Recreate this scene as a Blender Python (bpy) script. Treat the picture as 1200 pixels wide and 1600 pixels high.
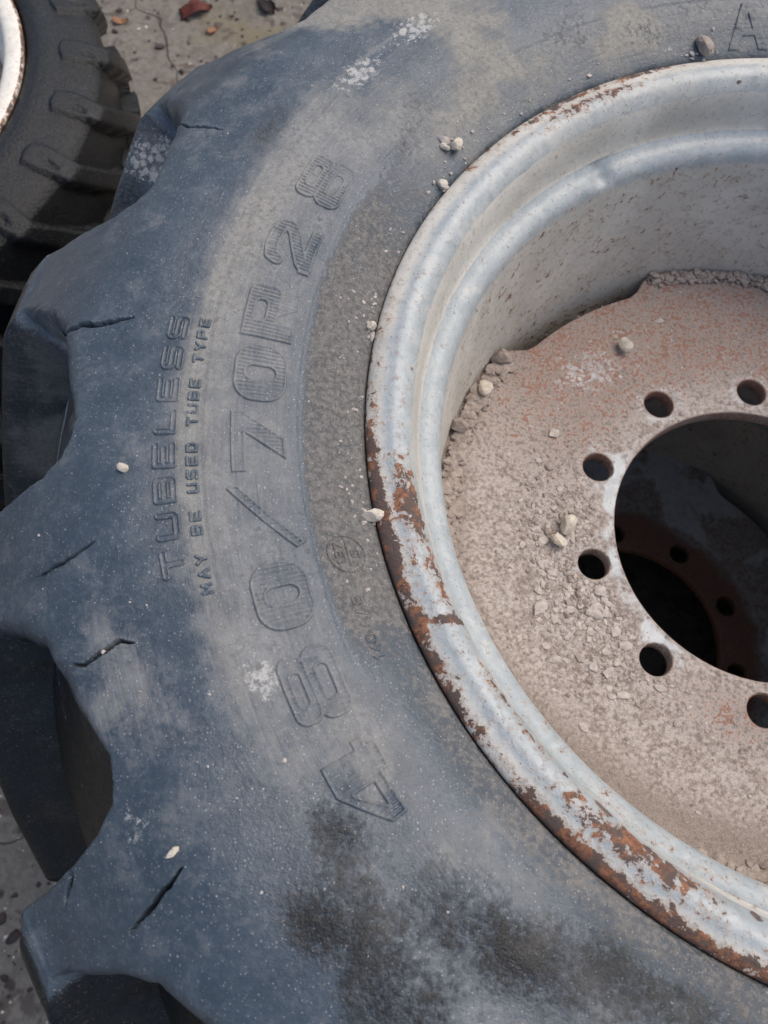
import bpy, bmesh, math, random
import numpy as np
from mathutils import Vector, Matrix

# ------------------------------------------------------------------ scene, camera, light
for o in list(bpy.data.objects):
    bpy.data.objects.remove(o, do_unlink=True)
S = bpy.context.scene
COL = S.collection
rng = np.random.default_rng(7)
random.seed(7)
H = 0.885                      # height of the upper wheel's rim flange above the ground

cam_d = bpy.data.cameras.new('camera')
cam = bpy.data.objects.new('camera', cam_d)
COL.objects.link(cam)
CR = [[0.99376747, -0.10877084, -0.02439492],
      [0.09060065, 0.91561269, -0.39172046],
      [0.06494406, 0.38706885, 0.91976082]]
M4 = Matrix(CR).to_4x4()
M4.translation = Vector((-0.38032, -0.33026, H + 0.52438))
cam.matrix_world = M4
cam_d.sensor_fit = 'VERTICAL'
cam_d.sensor_height = 36.0
cam_d.lens = 36.0 * 1330.0 / 1600.0
cam_d.clip_start = 0.01
cam_d.clip_end = 200
cam_d.dof.use_dof = True
cam_d.dof.focus_distance = 0.62
cam_d.dof.aperture_fstop = 10.0
S.camera = cam

SUN_EL, SUN_AZ = 58.0, 55.0     # azimuth measured clockwise from +Y (up in the picture)
w = bpy.data.worlds.new('World')
S.world = w
w.use_nodes = True
wn = w.node_tree
bg = wn.nodes['Background']
sky = wn.nodes.new('ShaderNodeTexSky')
sky.sky_type = 'NISHITA'
sky.sun_disc = False
sky.sun_elevation = math.radians(SUN_EL)
sky.sun_rotation = math.radians(SUN_AZ)
sky.air_density = 1.0
sky.dust_density = 4.0
sky.ozone_density = 1.0
wn.links.new(sky.outputs[0], bg.inputs[0])
bg.inputs[1].default_value = 0.148

sd = bpy.data.lights.new('sun', 'SUN')
sd.energy = 1.1
sd.angle = math.radians(55)
sd.color = (1.0, 0.90, 0.76)
sun = bpy.data.objects.new('sun', sd)
COL.objects.link(sun)
el, az = math.radians(SUN_EL), math.radians(SUN_AZ)
sdir = Vector((math.cos(el) * math.sin(az), math.cos(el) * math.cos(az), math.sin(el)))
sun.rotation_euler = sdir.to_track_quat('Z', 'Y').to_euler()
sun.location = (1, 1, 4)

S.view_settings.view_transform = 'Standard'
S.view_settings.look = 'None'
S.view_settings.gamma = 1.0
S.view_settings.exposure = 0.42

# ------------------------------------------------------------------ helpers
def hash2(ix, iy, seed):
    h = (ix.astype(np.int64) * 374761393 + iy.astype(np.int64) * 668265263 + seed * 1442695041) & 0xFFFFFFFF
    h = ((h ^ (h >> 13)) * 1274126177) & 0xFFFFFFFF
    return ((h ^ (h >> 16)) & 0xFFFF) / 65535.0

def vnoise(x, y, seed=0):
    ix, iy = np.floor(x), np.floor(y)
    fx, fy = x - ix, y - iy
    fx = fx * fx * (3 - 2 * fx); fy = fy * fy * (3 - 2 * fy)
    ix = ix.astype(np.int64); iy = iy.astype(np.int64)
    a = hash2(ix, iy, seed); b = hash2(ix + 1, iy, seed)
    c = hash2(ix, iy + 1, seed); d = hash2(ix + 1, iy + 1, seed)
    return (a * (1 - fx) + b * fx) * (1 - fy) + (c * (1 - fx) + d * fx) * fy

def fbm(x, y, seed=0, oct=4):
    s, a, t = 0.0, 1.0, 0.0
    for k in range(oct):
        s = s + a * vnoise(x * 2 ** k + 17.3 * k, y * 2 ** k - 9.1 * k, seed + k)
        t += a; a *= 0.55
    return s / t

def sst(x, a, b):
    t = np.clip((x - a) / (b - a), 0, 1)
    return t * t * (3 - 2 * t)

def np_mesh(name, V, F, smooth=True):
    me = bpy.data.meshes.new(name)
    V = np.asarray(V, np.float32); F = np.asarray(F, np.int32)
    me.vertices.add(len(V)); me.vertices.foreach_set('co', V.ravel())
    k = F.shape[1]
    me.loops.add(F.size); me.loops.foreach_set('vertex_index', F.ravel())
    me.polygons.add(len(F))
    me.polygons.foreach_set('loop_start', np.arange(0, F.size, k, dtype=np.int32))
    me.polygons.foreach_set('loop_total', np.full(len(F), k, np.int32))
    me.polygons.foreach_set('use_smooth', np.full(len(F), smooth, bool))
    me.update(calc_edges=True)
    return me

def polar(th, r, z=0):
    return np.stack([np.radians(th) * 9.0, r * 330.0 + 0 * th, r * 0 + z * 40], -1)

def set_attr(me, name, rgb):
    a = me.attributes.new(name, 'FLOAT_VECTOR', 'POINT')
    a.data.foreach_set('vector', np.asarray(rgb, np.float32).ravel())

def obj(name, me, mat=None, parent=None, loc=None):
    o = bpy.data.objects.new(name, me)
    COL.objects.link(o)
    if mat is not None and me is not None:
        me.materials.append(mat)
    if parent is not None:
        o.parent = parent
    if loc is not None:
        o.location = loc
    return o

def tag(o, label=None, cat=None, group=None, kind=None):
    if label: o['label'] = label
    if cat: o['category'] = cat
    if group: o['group'] = group
    if kind: o['kind'] = kind
    return o

def grid_faces(n, m, closed):
    """n columns (angle) x m rows; quads"""
    i = np.arange(n if closed else n - 1); j = np.arange(m - 1)
    I, J = np.meshgrid(i, j, indexing='ij')
    I2 = (I + 1) % n
    return np.stack([I * m + J, I2 * m + J, I2 * m + J + 1, I * m + J + 1], -1).reshape(-1, 4)

def catmull(P, u):
    """Catmull-Rom through P (n,k) at parameter u in [0,n-1]"""
    P = np.asarray(P, float); n = len(P)
    i = np.clip(np.floor(u).astype(int), 0, n - 2); f = (u - i)[:, None]
    g = lambda k: P[np.clip(k, 0, n - 1)]
    p0, p1, p2, p3 = g(i - 1), g(i), g(i + 1), g(i + 2)
    m1, m2 = (p2 - p0) / 2, (p3 - p1) / 2
    return ((2 * f**3 - 3 * f**2 + 1) * p1 + (f**3 - 2 * f**2 + f) * m1 + (-2 * f**3 + 3 * f**2) * p2 + (f**3 - f**2) * m2)

# ---- node helpers
class NT:
    def __init__(self, name):
        self.m = bpy.data.materials.new(name); self.m.use_nodes = True
        self.t = self.m.node_tree; self.b = self.t.nodes['Principled BSDF']
        tc = self.t.nodes.new('ShaderNodeTexCoord'); self.co = tc.outputs['Object']
    def n(self, typ, **kw):
        nd = self.t.nodes.new(typ)
        for k, v in kw.items(): setattr(nd, k, v)
        return nd
    def put(self, sock, v):
        if isinstance(v, bpy.types.NodeSocket): self.t.links.new(v, sock)
        else: sock.default_value = v
    def noise(self, scale, detail=4, rough=0.55, dist=0.0, off=None, co=None):
        nd = self.n('ShaderNodeTexNoise')
        c = co or self.co
        if off is not None or False:
            mp = self.n('ShaderNodeMapping'); self.put(mp.inputs[0], c); mp.inputs[1].default_value = off; c = mp.outputs[0]
        self.put(nd.inputs['Vector'], c)
        nd.inputs['Scale'].default_value = scale; nd.inputs['Detail'].default_value = detail
        nd.inputs['Roughness'].default_value = rough; nd.inputs['Distortion'].default_value = dist
        return nd.outputs['Fac']
    def vor(self, scale, out='Distance', feature='F1', rand=1.0, co=None):
        nd = self.n('ShaderNodeTexVoronoi'); nd.feature = feature
        self.put(nd.inputs['Vector'], co or self.co)
        nd.inputs['Scale'].default_value = scale; nd.inputs['Randomness'].default_value = rand
        return nd.outputs
    def math(self, op, a, b=0.0, c=None, clamp=False):
        nd = self.n('ShaderNodeMath', operation=op); nd.use_clamp = clamp
        self.put(nd.inputs[0], a); self.put(nd.inputs[1], b)
        if c is not None: self.put(nd.inputs[2], c)
        return nd.outputs[0]
    def ramp(self, x, a, b, lo=0.0, hi=1.0):
        nd = self.n('ShaderNodeMapRange'); nd.interpolation_type = 'SMOOTHSTEP'
        self.put(nd.inputs[0], x)
        nd.inputs[1].default_value = a; nd.inputs[2].default_value = b
        nd.inputs[3].default_value = lo; nd.inputs[4].default_value = hi
        return nd.outputs[0]
    def mix(self, f, a, b):
        nd = self.n('ShaderNodeMix', data_type='RGBA')
        self.put(nd.inputs[0], f)
        for s, v in ((nd.inputs[6], a), (nd.inputs[7], b)):
            if isinstance(v, tuple): s.default_value = (*v, 1) if len(v) == 3 else v
            else: self.put(s, v)
        return nd.outputs[2]
    def mixf(self, f, a, b):
        nd = self.n('ShaderNodeMix', data_type='FLOAT')
        self.put(nd.inputs[0], f); self.put(nd.inputs[2], a); self.put(nd.inputs[3], b)
        return nd.outputs[0]
    def attr(self, name):
        nd = self.n('ShaderNodeAttribute'); nd.attribute_name = name
        sp = self.n('ShaderNodeSeparateXYZ'); self.t.links.new(nd.outputs['Vector'], sp.inputs[0])
        return sp.outputs
    def bump(self, h, dist, strength=1.0, normal=None):
        nd = self.n('ShaderNodeBump'); self.put(nd.inputs['Height'], h)
        nd.inputs['Distance'].default_value = dist; nd.inputs['Strength'].default_value = strength
        if normal is not None: self.put(nd.inputs['Normal'], normal)
        return nd.outputs[0]
    def done(self, color, rough, normal=None, spec=0.5, metallic=0.0):
        b = self.b
        if isinstance(color, tuple): b.inputs['Base Color'].default_value = (*color, 1)
        else: self.put(b.inputs['Base Color'], color)
        self.put(b.inputs['Roughness'], rough)
        self.put(b.inputs['Specular IOR Level'], spec)
        self.put(b.inputs['Metallic'], metallic)
        if normal is not None: self.put(b.inputs['Normal'], normal)
        return self.m

# ------------------------------------------------------------------ materials
def mat_rubber(name, use_attr=True):
    t = NT(name)
    big = t.noise(7, 3, 0.6, 0.4)
    mid = t.noise(38, 6, 0.70, 0.3)
    fine = t.noise(260, 4, 0.70)
    grain = t.noise(1000, 2, 0.6)
    if use_attr:
        a = t.attr('wear'); dust, clean_shade, scuff = a[0], a[1], a[2]
        g = t.attr('wear2'); grit, tan = g[0], g[1]
        pn = t.n('ShaderNodeAttribute'); pn.attribute_name = 'polar'
        streak = t.noise(1.0, 4, 0.65, 0.6, co=pn.outputs['Vector'])      # brushed streaks that run round the wheel
        streak = t.math('MULTIPLY_ADD', t.math('SUBTRACT', streak, 0.5), t.ramp(dust, 0.15, 0.5, 0.12, 1.0), 0.5)
    else:
        dust, clean_shade, scuff, grit, tan = -0.05, 0.85, 0.0, 0.0, 0.3
        streak = fine
    f5 = t.math('SUBTRACT', fine, 0.5)
    m5 = t.math('SUBTRACT', mid, 0.5)
    # dust film, broken up at several scales
    d = t.math('MULTIPLY_ADD', m5, 1.55, dust)
    d = t.math('MULTIPLY_ADD', f5, 1.0, d)
    d = t.math('MULTIPLY_ADD', t.math('SUBTRACT', streak, 0.5), 0.60, d)
    d = t.math('MULTIPLY_ADD', t.math('SUBTRACT', big, 0.5), 0.35, d)
    d = t.ramp(d, 0.08, 0.95)
    rub = t.mix(t.ramp(mid, 0.3, 0.7), (0.035, 0.051, 0.068), (0.057, 0.078, 0.099))
    rub = t.mix(t.math('MULTIPLY', t.ramp(fine, 0.45, 0.72), 0.5), rub, (0.085, 0.102, 0.122))
    wv = t.math('MULTIPLY_ADD', m5, 0.9, clean_shade)
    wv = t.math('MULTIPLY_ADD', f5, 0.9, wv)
    clean_shade_m = t.ramp(wv, 0.28, 0.80)
    rub = t.mix(clean_shade_m, rub, (0.007, 0.008, 0.0095))  # dark clean rubber; also paints in a reflection and the shade in pockets
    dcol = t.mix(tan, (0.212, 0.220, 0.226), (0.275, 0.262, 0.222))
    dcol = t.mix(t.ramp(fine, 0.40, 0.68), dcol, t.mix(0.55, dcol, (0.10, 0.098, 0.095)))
    c = t.mix(t.math('MULTIPLY', d, t.math('MULTIPLY_ADD', clean_shade_m, -0.75, 1.0)), rub, dcol)
    # gritty brown grey soil near the bead
    gm = t.ramp(t.math('MULTIPLY_ADD', f5, 1.1, t.math('MULTIPLY_ADD', m5, .5, grit)), 0.25, 0.75)
    gcol = t.mix(t.ramp(fine, 0.35, 0.65), (0.098, 0.093, 0.088), (0.205, 0.192, 0.175))
    gcol = t.mix(t.math('MULTIPLY', t.ramp(grain, 0.5, 0.7), 0.35), gcol, (0.30, 0.28, 0.255))
    c = t.mix(t.math('MULTIPLY', gm, 0.8), c, gcol)
    # pale scuffs broken into flakes
    v = t.vor(170)['Distance']
    sm = t.ramp(t.math('MULTIPLY_ADD', f5, 2.0, scuff), 0.40, 0.66)
    sm = t.math('MULTIPLY', sm, t.ramp(t.math('MULTIPLY_ADD', t.math('SUBTRACT', grain, 0.5), 0.9, t.math('MULTIPLY_ADD', f5, 1.1, v)), 0.72, 0.42))
    c = t.mix(t.math('MULTIPLY', sm, 0.72), c, (0.46, 0.45, 0.42))
    # tiny pale flecks
    fl = None
    for sc, thr, dens in ((230, 0.18, 0.80), (480, 0.27, 0.58)):
        o = t.vor(sc)
        sp = t.n('ShaderNodeSeparateColor'); t.t.links.new(o['Color'], sp.inputs[0])
        m = t.math('MULTIPLY', t.ramp(o['Distance'], thr, thr * 0.5), t.math('GREATER_THAN', sp.outputs[0], dens))
        m = t.math('MULTIPLY', m, t.math('MULTIPLY_ADD', sp.outputs[1], 0.75, 0.2))
        fl = m if fl is None else t.math('MAXIMUM', fl, m)
    fl = t.math('MULTIPLY', fl, t.math('MULTIPLY_ADD', clean_shade_m, -0.7, 1.0))
    c = t.mix(t.math('MULTIPLY', fl, 0.58), c, (0.48, 0.48, 0.47))
    r = t.mixf(d, 0.40, 0.75)
    r = t.mixf(clean_shade_m, r, 0.30)
    r = t.mixf(gm, r, 0.9)
    r = t.math('MULTIPLY_ADD', f5, 0.3, r)
    h = t.math('MULTIPLY_ADD', grain, t.mixf(gm, 0.25, 1.0), t.math('MULTIPLY', fine, t.mixf(clean_shade_m, 0.55, 1.1)))
    h = t.math('MULTIPLY_ADD', mid, 1.0, h)
    h = t.math('MULTIPLY_ADD', streak, 0.5, h)
    nrm = t.bump(h, 0.0011, 0.9)
    return t.done(c, r, nrm, t.mixf(clean_shade_m, t.mixf(t.math('MAXIMUM', d, gm), 0.62, 0.3), 0.30))

def mat_rim(name='rim_paint', p1=(0.28, 0.315, 0.325), p2=(0.385, 0.412, 0.415)):
    t = NT(name)
    a = t.attr('wear'); rust, film, chip = a[0], a[1], a[2]
    big = t.noise(9, 5, 0.6, 0.5)
    mid = t.noise(46, 6, 0.72, 0.6)
    fine = t.noise(210, 4, 0.68)
    grain = t.noise(800, 3, 0.6)
    paint = t.mix(t.ramp(mid, 0.3, 0.72), p1, p2)
    fcol = t.mix(t.ramp(big, 0.35, 0.65), (0.43, 0.405, 0.352), (0.56, 0.535, 0.475))
    fm = t.ramp(t.math('ADD', film, t.math('MULTIPLY', t.math('SUBTRACT', mid, 0.5), 0.7)), 0.25, 0.85)
    c = t.mix(t.math('MULTIPLY', fm, 0.9), paint, fcol)
    c = t.mix(t.math('MULTIPLY', t.ramp(mid, 0.56, 0.7), t.ramp(big, 0.45, 0.62)), c, (0.50, 0.475, 0.40))
    # dark specks of grime
    o = t.vor(260)
    sp = t.n('ShaderNodeSeparateColor'); t.t.links.new(o['Color'], sp.inputs[0])
    spk = t.math('MULTIPLY', t.ramp(t.math('ADD', o['Distance'], t.math('MULTIPLY', t.math('SUBTRACT', grain, 0.5), 0.25)), 0.22, 0.10), t.math('GREATER_THAN', sp.outputs[0], 0.60))
    c = t.mix(t.math('MULTIPLY', spk, 0.7), c, (0.12, 0.10, 0.085))
    c = t.mix(t.math('MULTIPLY', t.ramp(fine, 0.52, 0.72), 0.45), c, (0.22, 0.205, 0.185))
    # rust: stain halo, then solid rust, then dark bare scale
    rn = t.math('MULTIPLY_ADD', t.math('SUBTRACT', mid, 0.5), 0.9, rust)
    rn = t.math('MULTIPLY_ADD', t.math('SUBTRACT', t.noise(115, 5, 0.72, 0.4, (5, 2, 7)), 0.5), 1.7, rn)
    rn = t.math('ADD', rn, t.math('MULTIPLY', t.math('SUBTRACT', fine, 0.5), 0.9))
    halo = t.ramp(rn, 0.26, 0.60)
    core = t.ramp(rn, 0.52, 0.60)
    rc = t.mix(t.ramp(fine, 0.33, 0.66), (0.085, 0.042, 0.028), (0.27, 0.12, 0.062))
    rc = t.mix(t.ramp(t.noise(85, 5, 0.6, 0.3, (3, 1, 2)), 0.42, 0.56), rc, (0.088, 0.062, 0.053))
    c = t.mix(t.math('MULTIPLY', halo, 0.45), c, (0.33, 0.215, 0.135))
    c = t.mix(core, c, rc)
    # chips down to dark brown primer
    cm = t.ramp(t.math('ADD', chip, t.math('MULTIPLY', t.math('SUBTRACT', mid, 0.5), 0.9)), 0.5, 0.56)
    c = t.mix(cm, c, t.mix(t.ramp(fine, 0.4, 0.6), (0.10, 0.073, 0.065), (0.16, 0.12, 0.105)))
    r = t.mixf(core, t.mixf(fm, 0.38, 0.7), 0.88)
    h = t.math('ADD', t.math('MULTIPLY', mid, 0.9), t.math('MULTIPLY', fine, 0.5))
    h = t.math('SUBTRACT', h, t.math('MULTIPLY', core, t.math('SUBTRACT', 0.7, fine)))
    h = t.math('SUBTRACT', h, t.math('MULTIPLY', cm, 0.8))
    h = t.math('ADD', h, t.math('MULTIPLY', t.math('MULTIPLY', grain, halo), 0.6))
    return t.done(c, r, t.bump(h, 0.0012, 0.6), 0.5)

def mat_disc():
    t = NT('disc_steel')
    a = t.attr('wear'); rust, clean, soil = a[0], a[1], a[2]
    big = t.noise(10, 5, 0.6, 0.4)
    mid = t.noise(60, 5, 0.68, 0.5)
    fine = t.noise(260, 4, 0.7)
    grain = t.noise(900, 3, 0.6)
    dirt = t.mix(t.ramp(fine, 0.3, 0.7), (0.165, 0.132, 0.113), (0.47, 0.418, 0.378))
    dirt = t.mix(t.ramp(mid, 0.42, 0.72), dirt, t.mix(0.40, dirt, (0.50, 0.475, 0.45)))
    dirt = t.mix(t.ramp(mid, 0.52, 0.28), dirt, t.mix(0.38, dirt, (0.15, 0.118, 0.10)))
    paint = t.mix(t.ramp(mid, 0.35, 0.65), (0.43, 0.455, 0.47), (0.53, 0.55, 0.55))
    pm = t.ramp(t.math('ADD', clean, t.math('MULTIPLY', t.math('SUBTRACT', mid, 0.5), 1.1)), 0.35, 0.7)
    c = t.mix(pm, dirt, paint)
    sm = t.ramp(t.math('ADD', soil, t.math('MULTIPLY', t.math('SUBTRACT', mid, 0.5), 0.8)), 0.3, 0.8)
    c = t.mix(t.math('MULTIPLY', sm, 0.75), c, t.mix(t.ramp(grain, 0.35, 0.65), (0.15, 0.118, 0.10), (0.27, 0.225, 0.195)))
    rn = t.math('ADD', rust, t.math('MULTIPLY', t.math('SUBTRACT', fine, 0.5), 1.7))
    rn = t.math('ADD', rn, t.math('MULTIPLY', t.math('SUBTRACT', mid, 0.5), 0.8))
    core = t.ramp(rn, 0.48, 0.64)
    rc = t.mix(t.ramp(grain, 0.35, 0.65), (0.125, 0.048, 0.030), (0.30, 0.135, 0.078))
    c = t.mix(t.math('MULTIPLY', core, 0.82), c, rc)
    # flattened crusts and pits
    o = t.vor(130)
    sp = t.n('ShaderNodeSeparateColor'); t.t.links.new(o['Color'], sp.inputs[0])
    pit = t.math('MULTIPLY', t.ramp(t.math('ADD', o['Distance'], t.math('MULTIPLY', t.math('SUBTRACT', grain, 0.5), 0.35)), 0.26, 0.10), t.math('GREATER_THAN', sp.outputs[0], 0.68))
    c = t.mix(t.math('MULTIPLY', pit, 0.7), c, (0.13, 0.095, 0.08))
    h = t.math('ADD', t.math('MULTIPLY', fine, 0.9), t.math('MULTIPLY', grain, 0.55))
    h = t.math('ADD', h, t.math('MULTIPLY', mid, 0.9))
    return t.done(c, t.mixf(pm, 0.88, 0.6), t.bump(h, 0.0014, 0.8), 0.35)

def mat_simple(name, c1, c2, scale=60, rough=0.85, bump=0.002, c3=None, spec=0.3):
    t = NT(name)
    n = t.noise(scale, 6, 0.65, 0.3); f = t.noise(scale * 6, 5, 0.65)
    c = t.mix(t.ramp(n, 0.3, 0.7), c1, c2)
    if c3: c = t.mix(t.ramp(f, 0.5, 0.68), c, c3)
    return t.done(c, rough, t.bump(t.math('ADD', n, t.math('MULTIPLY', f, 0.5)), bump, 0.7), spec)

def mat_ground():
    t = NT('dirty_concrete')
    big = t.noise(1.9, 6, 0.6, 0.4); mid = t.noise(15, 6, 0.68, 0.4); fine = t.noise(80, 5, 0.7); grain = t.noise(380, 3, 0.6)
    c = t.mix(t.ramp(mid, 0.3, 0.7), (0.125, 0.112, 0.093), (0.245, 0.228, 0.195))
    c = t.mix(t.math('MULTIPLY', t.ramp(fine, 0.42, 0.66), 0.6), c, (0.10, 0.088, 0.075))
    c = t.mix(t.math('MULTIPLY', t.ramp(big, 0.5, 0.62), 0.7), c, (0.17, 0.142, 0.085))
    c = t.mix(t.math('MULTIPLY', t.ramp(mid, 0.52, 0.62), 0.8), c, (0.078, 0.060, 0.052))
    o = t.vor(26)
    sp = t.n('ShaderNodeSeparateColor'); t.t.links.new(o['Color'], sp.inputs[0])
    spk = t.math('MULTIPLY', t.ramp(t.math('ADD', o['Distance'], t.math('MULTIPLY', t.math('SUBTRACT', fine, 0.5), 0.5)), 0.26, 0.12), t.math('GREATER_THAN', sp.outputs[0], 0.6))
    c = t.mix(t.math('MULTIPLY', spk, 0.85), c, (0.045, 0.038, 0.03))
    # thin cracks
    wv = t.n('ShaderNodeTexVoronoi'); wv.feature = 'DISTANCE_TO_EDGE'
    mp = t.n('ShaderNodeVectorMath', operation='ADD')
    t.put(mp.inputs[0], t.co); nd = t.n('ShaderNodeTexNoise'); nd.inputs['Scale'].default_value = 5; t.put(nd.inputs['Vector'], t.co)
    sc = t.n('ShaderNodeVectorMath', operation='SCALE'); t.put(sc.inputs[0], nd.outputs['Color']); sc.inputs['Scale'].default_value = 0.25
    t.put(mp.inputs[1], sc.outputs[0]); t.put(wv.inputs['Vector'], mp.outputs[0]); wv.inputs['Scale'].default_value = 1.7
    ck = t.ramp(wv.outputs['Distance'], 0.006, 0.001)
    c = t.mix(t.math('MULTIPLY', ck, 0.8), c, (0.05, 0.042, 0.035))
    h = t.math('ADD', t.math('MULTIPLY', mid, 1.0), t.math('MULTIPLY', fine, 0.5))
    h = t.math('SUBTRACT', t.math('ADD', h, t.math('MULTIPLY', grain, 0.2)), ck)
    return t.done(c, 0.85, t.bump(h, 0.008, 0.6), 0.3)

RUB = mat_rubber('tyre_rubber')
RUB2 = mat_rubber('dull_tyre_rubber', False)
RIM = mat_rim()
RIMC = mat_rim('cream_rim_paint', (0.62, 0.58, 0.50), (0.78, 0.75, 0.68))
DISC = mat_disc()
GROUND = mat_ground()
STONE = mat_simple('pale_stone', (0.42, 0.37, 0.30), (0.60, 0.55, 0.47), 140, 0.9, 0.001)
SOIL = mat_simple('dry_soil', (0.20, 0.162, 0.138), (0.38, 0.33, 0.29), 110, 0.95, 0.0012, (0.29, 0.245, 0.212))
FLAKE = mat_simple('pale_clay', (0.33, 0.29, 0.26), (0.50, 0.455, 0.415), 160, 0.95, 0.001)
LEAFR = mat_simple('red_leaf', (0.13, 0.035, 0.03), (0.24, 0.075, 0.055), 60, 0.6, 0.001)
LEAFD = mat_simple('dark_leaf', (0.03, 0.022, 0.022), (0.06, 0.045, 0.045), 60, 0.6, 0.001)
LEAFO = mat_simple('tan_leaf', (0.40, 0.20, 0.11), (0.55, 0.32, 0.19), 60, 0.6, 0.001)

# ------------------------------------------------------------------ ground
n = 241
gx = np.sign(np.linspace(-1, 1, n)) * np.abs(np.linspace(-1, 1, n)) ** 2.2 * 14 - 0.9
gy = np.sign(np.linspace(-1, 1, n)) * np.abs(np.linspace(-1, 1, n)) ** 2.2 * 14 + 0.7
GX, GY = np.meshgrid(gx, gy, indexing='ij')
def ground_z(x, y):
    return -0.012 + 0.012 * fbm(x * 2.2, y * 2.2, 3, 4) + 0.004 * fbm(x * 14, y * 14, 9, 3) - 0.004
GZ = ground_z(GX, GY)
me = np_mesh('ground', np.stack([GX, GY, GZ], -1).reshape(-1, 3), grid_faces(n, n, False))
tag(obj('ground', me, GROUND), kind='structure')

# ------------------------------------------------------------------ main tyre surface
NL = 16                                   # lugs on each side
PITCH = 360.0 / NL
TH_SHARP = 146.3                          # crisp edge of one pocket, degrees
HW = 0.20                                 # half of the rim width
LP = np.array([(.379, -.020), (.3863, -.0120), (.3885, -.0078), (.3918, -.0035), (.401, .0025), (.420, .013), (.445, .0205), (.475, .0255),
               (.510, .0275), (.545, .025), (.573, .017), (.592, .008), (.612, -.005), (.635, -.023), (.656, -.041), (.674, -.0562), (.6798, -.0622),
               (.6822, -.0705), (.6845, -.100), (.687, -.130), (.689, -.165), (.690, -.200)])
CP = LP.copy()
CP[10:] = [(.571, .016), (.584, .001), (.596, -.019), (.6055, -.040), (.613, -.058), (.619, -.070), (.623, -.079),
           (.627, -.088), (.634, -.106), (.640, -.133), (.645, -.166), (.647, -.200)]
U = np.linspace(0, len(LP) - 1, 4001)
Ltab = catmull(LP, U); Ctab = catmull(CP, U)
arc = np.concatenate([[0], np.cumsum(np.hypot(*np.diff(Ltab, axis=0).T))])
i_corner = np.argmax(Ltab[:, 0] > 0.668)
S_CORNER = arc[i_corner]; S_END = arc[-1]
rmono = np.maximum.accumulate(Ltab[:, 0] + np.arange(len(U)) * 1e-9)
def s_of_r(r): return np.interp(r, rmono, arc)

RB_PH = np.array([-17.2, -15.7, -14.0, -12.5, -10, -7, -4.5, -3, -2, -1, -.35, 0.1, .6])
RB_R = np.array([.760, .66, .625, .606, .595, .586, .581, .584, .590, .607, .633, .665, .76])
WOB = {0: 3.2, 1: 1.6, 2: .2, 3: -.4, 4: -3.4}
def lug_mask(th, s):
    """1 on a lug, 0 in a pocket.  th degrees, s arc length from the bead (top half)."""
    r = np.interp(s, arc, Ltab[:, 0])
    d = np.maximum(s - S_CORNER, 0.0)
    ts = th - np.degrees(d * 1.05 / 0.68) - TH_SHARP
    k = np.ceil(ts / PITCH - .15).astype(np.int64)
    km = np.mod(k, NL)
    wob = (hash2(km, km * 0, 5) - 0.5) * 1.6
    for q, v in WOB.items(): wob = np.where(km == q, v, wob)
    ph = ts - k * PITCH - wob
    rr = np.minimum(r, .672)
    rb = np.interp(ph, RB_PH, RB_R)
    sl = (np.interp(ph + .25, RB_PH, RB_R) - np.interp(ph - .25, RB_PH, RB_R)) / (.5 * math.pi / 180 * .63)
    x, y = r * np.cos(np.radians(th)), r * np.sin(np.radians(th))
    e = (rr - rb) / np.sqrt(1 + sl * sl) + .0050 * (fbm(x * 45, y * 45, 13, 4) - .5)
    soft = sst(-ph, 3.0, 9.0)
    wd = .0070 + .019 * soft
    return 1 - sst(e, -wd * .2, wd)

def undul(th, r):
    x, y = r * np.cos(np.radians(th)), r * np.sin(np.radians(th))
    f = sst(r, .395, .43)
    z = .0045 * (fbm(x * 7, y * 7, 21, 3) - .5) + .0016 * (fbm(x * 26, y * 26, 31, 3) - .5)
    ph = (th - TH_SHARP) / PITCH * 2 * math.pi
    z = z + .0028 * np.sin(ph + 0.8) * np.exp(-((r - .555) / .030) ** 2)
    # a soft dished hollow between the flange and the belly
    z = z - .0035 * sst(th, 210, 222) * np.exp(-((r - .475) / .022) ** 2)
    # moulding steps round the sidewall
    z = z + .0009 * sst(r, .4330, .4360) * (1 - sst(th, 206, 214)) - .0008 * sst(r, .4940, .4975) * (1 - sst(th, 200, 209)) + .0005 * sst(r, .5040, .5055) * (1 - sst(th, 198, 206))
    return z * f

CRACKS = [  # polylines (theta, r), half width, depth
    ([(159.2, .607), (160.0, .588), (159.9, .577), (159.7, .556)], .0011, .006),
    ([(180.6, .612), (179.6, .604), (179.4, .592), (179.6, .575), (179.1, .554)], .0022, .010),
    ([(178.0, .630), (178.7, .620), (179.7, .606)], .0012, .006),
    ([(197.0, .607), (196.8, .587), (196.2, .564)], .0013, .007),
    ([(203.1, .591), (203.3, .584), (202.8, .5595), (203.2, .552)], .0016, .009),
    ([(217.6, .607), (217.2, .591), (216.4, .566)], .0017, .009),
    ([(168.4, .640), (168.9, .625)], .0012, .005), ([(212.0, .640), (213.5, .628), (214.6, .640)], .0014, .006),
    ([(163.0, .655), (162.0, .640)], .0012, .005), ([(161.5, .652), (160.8, .642)], .0010, .004),
    ([(140.0, .590), (139.2, .560)], .0011, .006), ([(234.0, .600), (233.0, .570)], .0014, .006),
]
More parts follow.
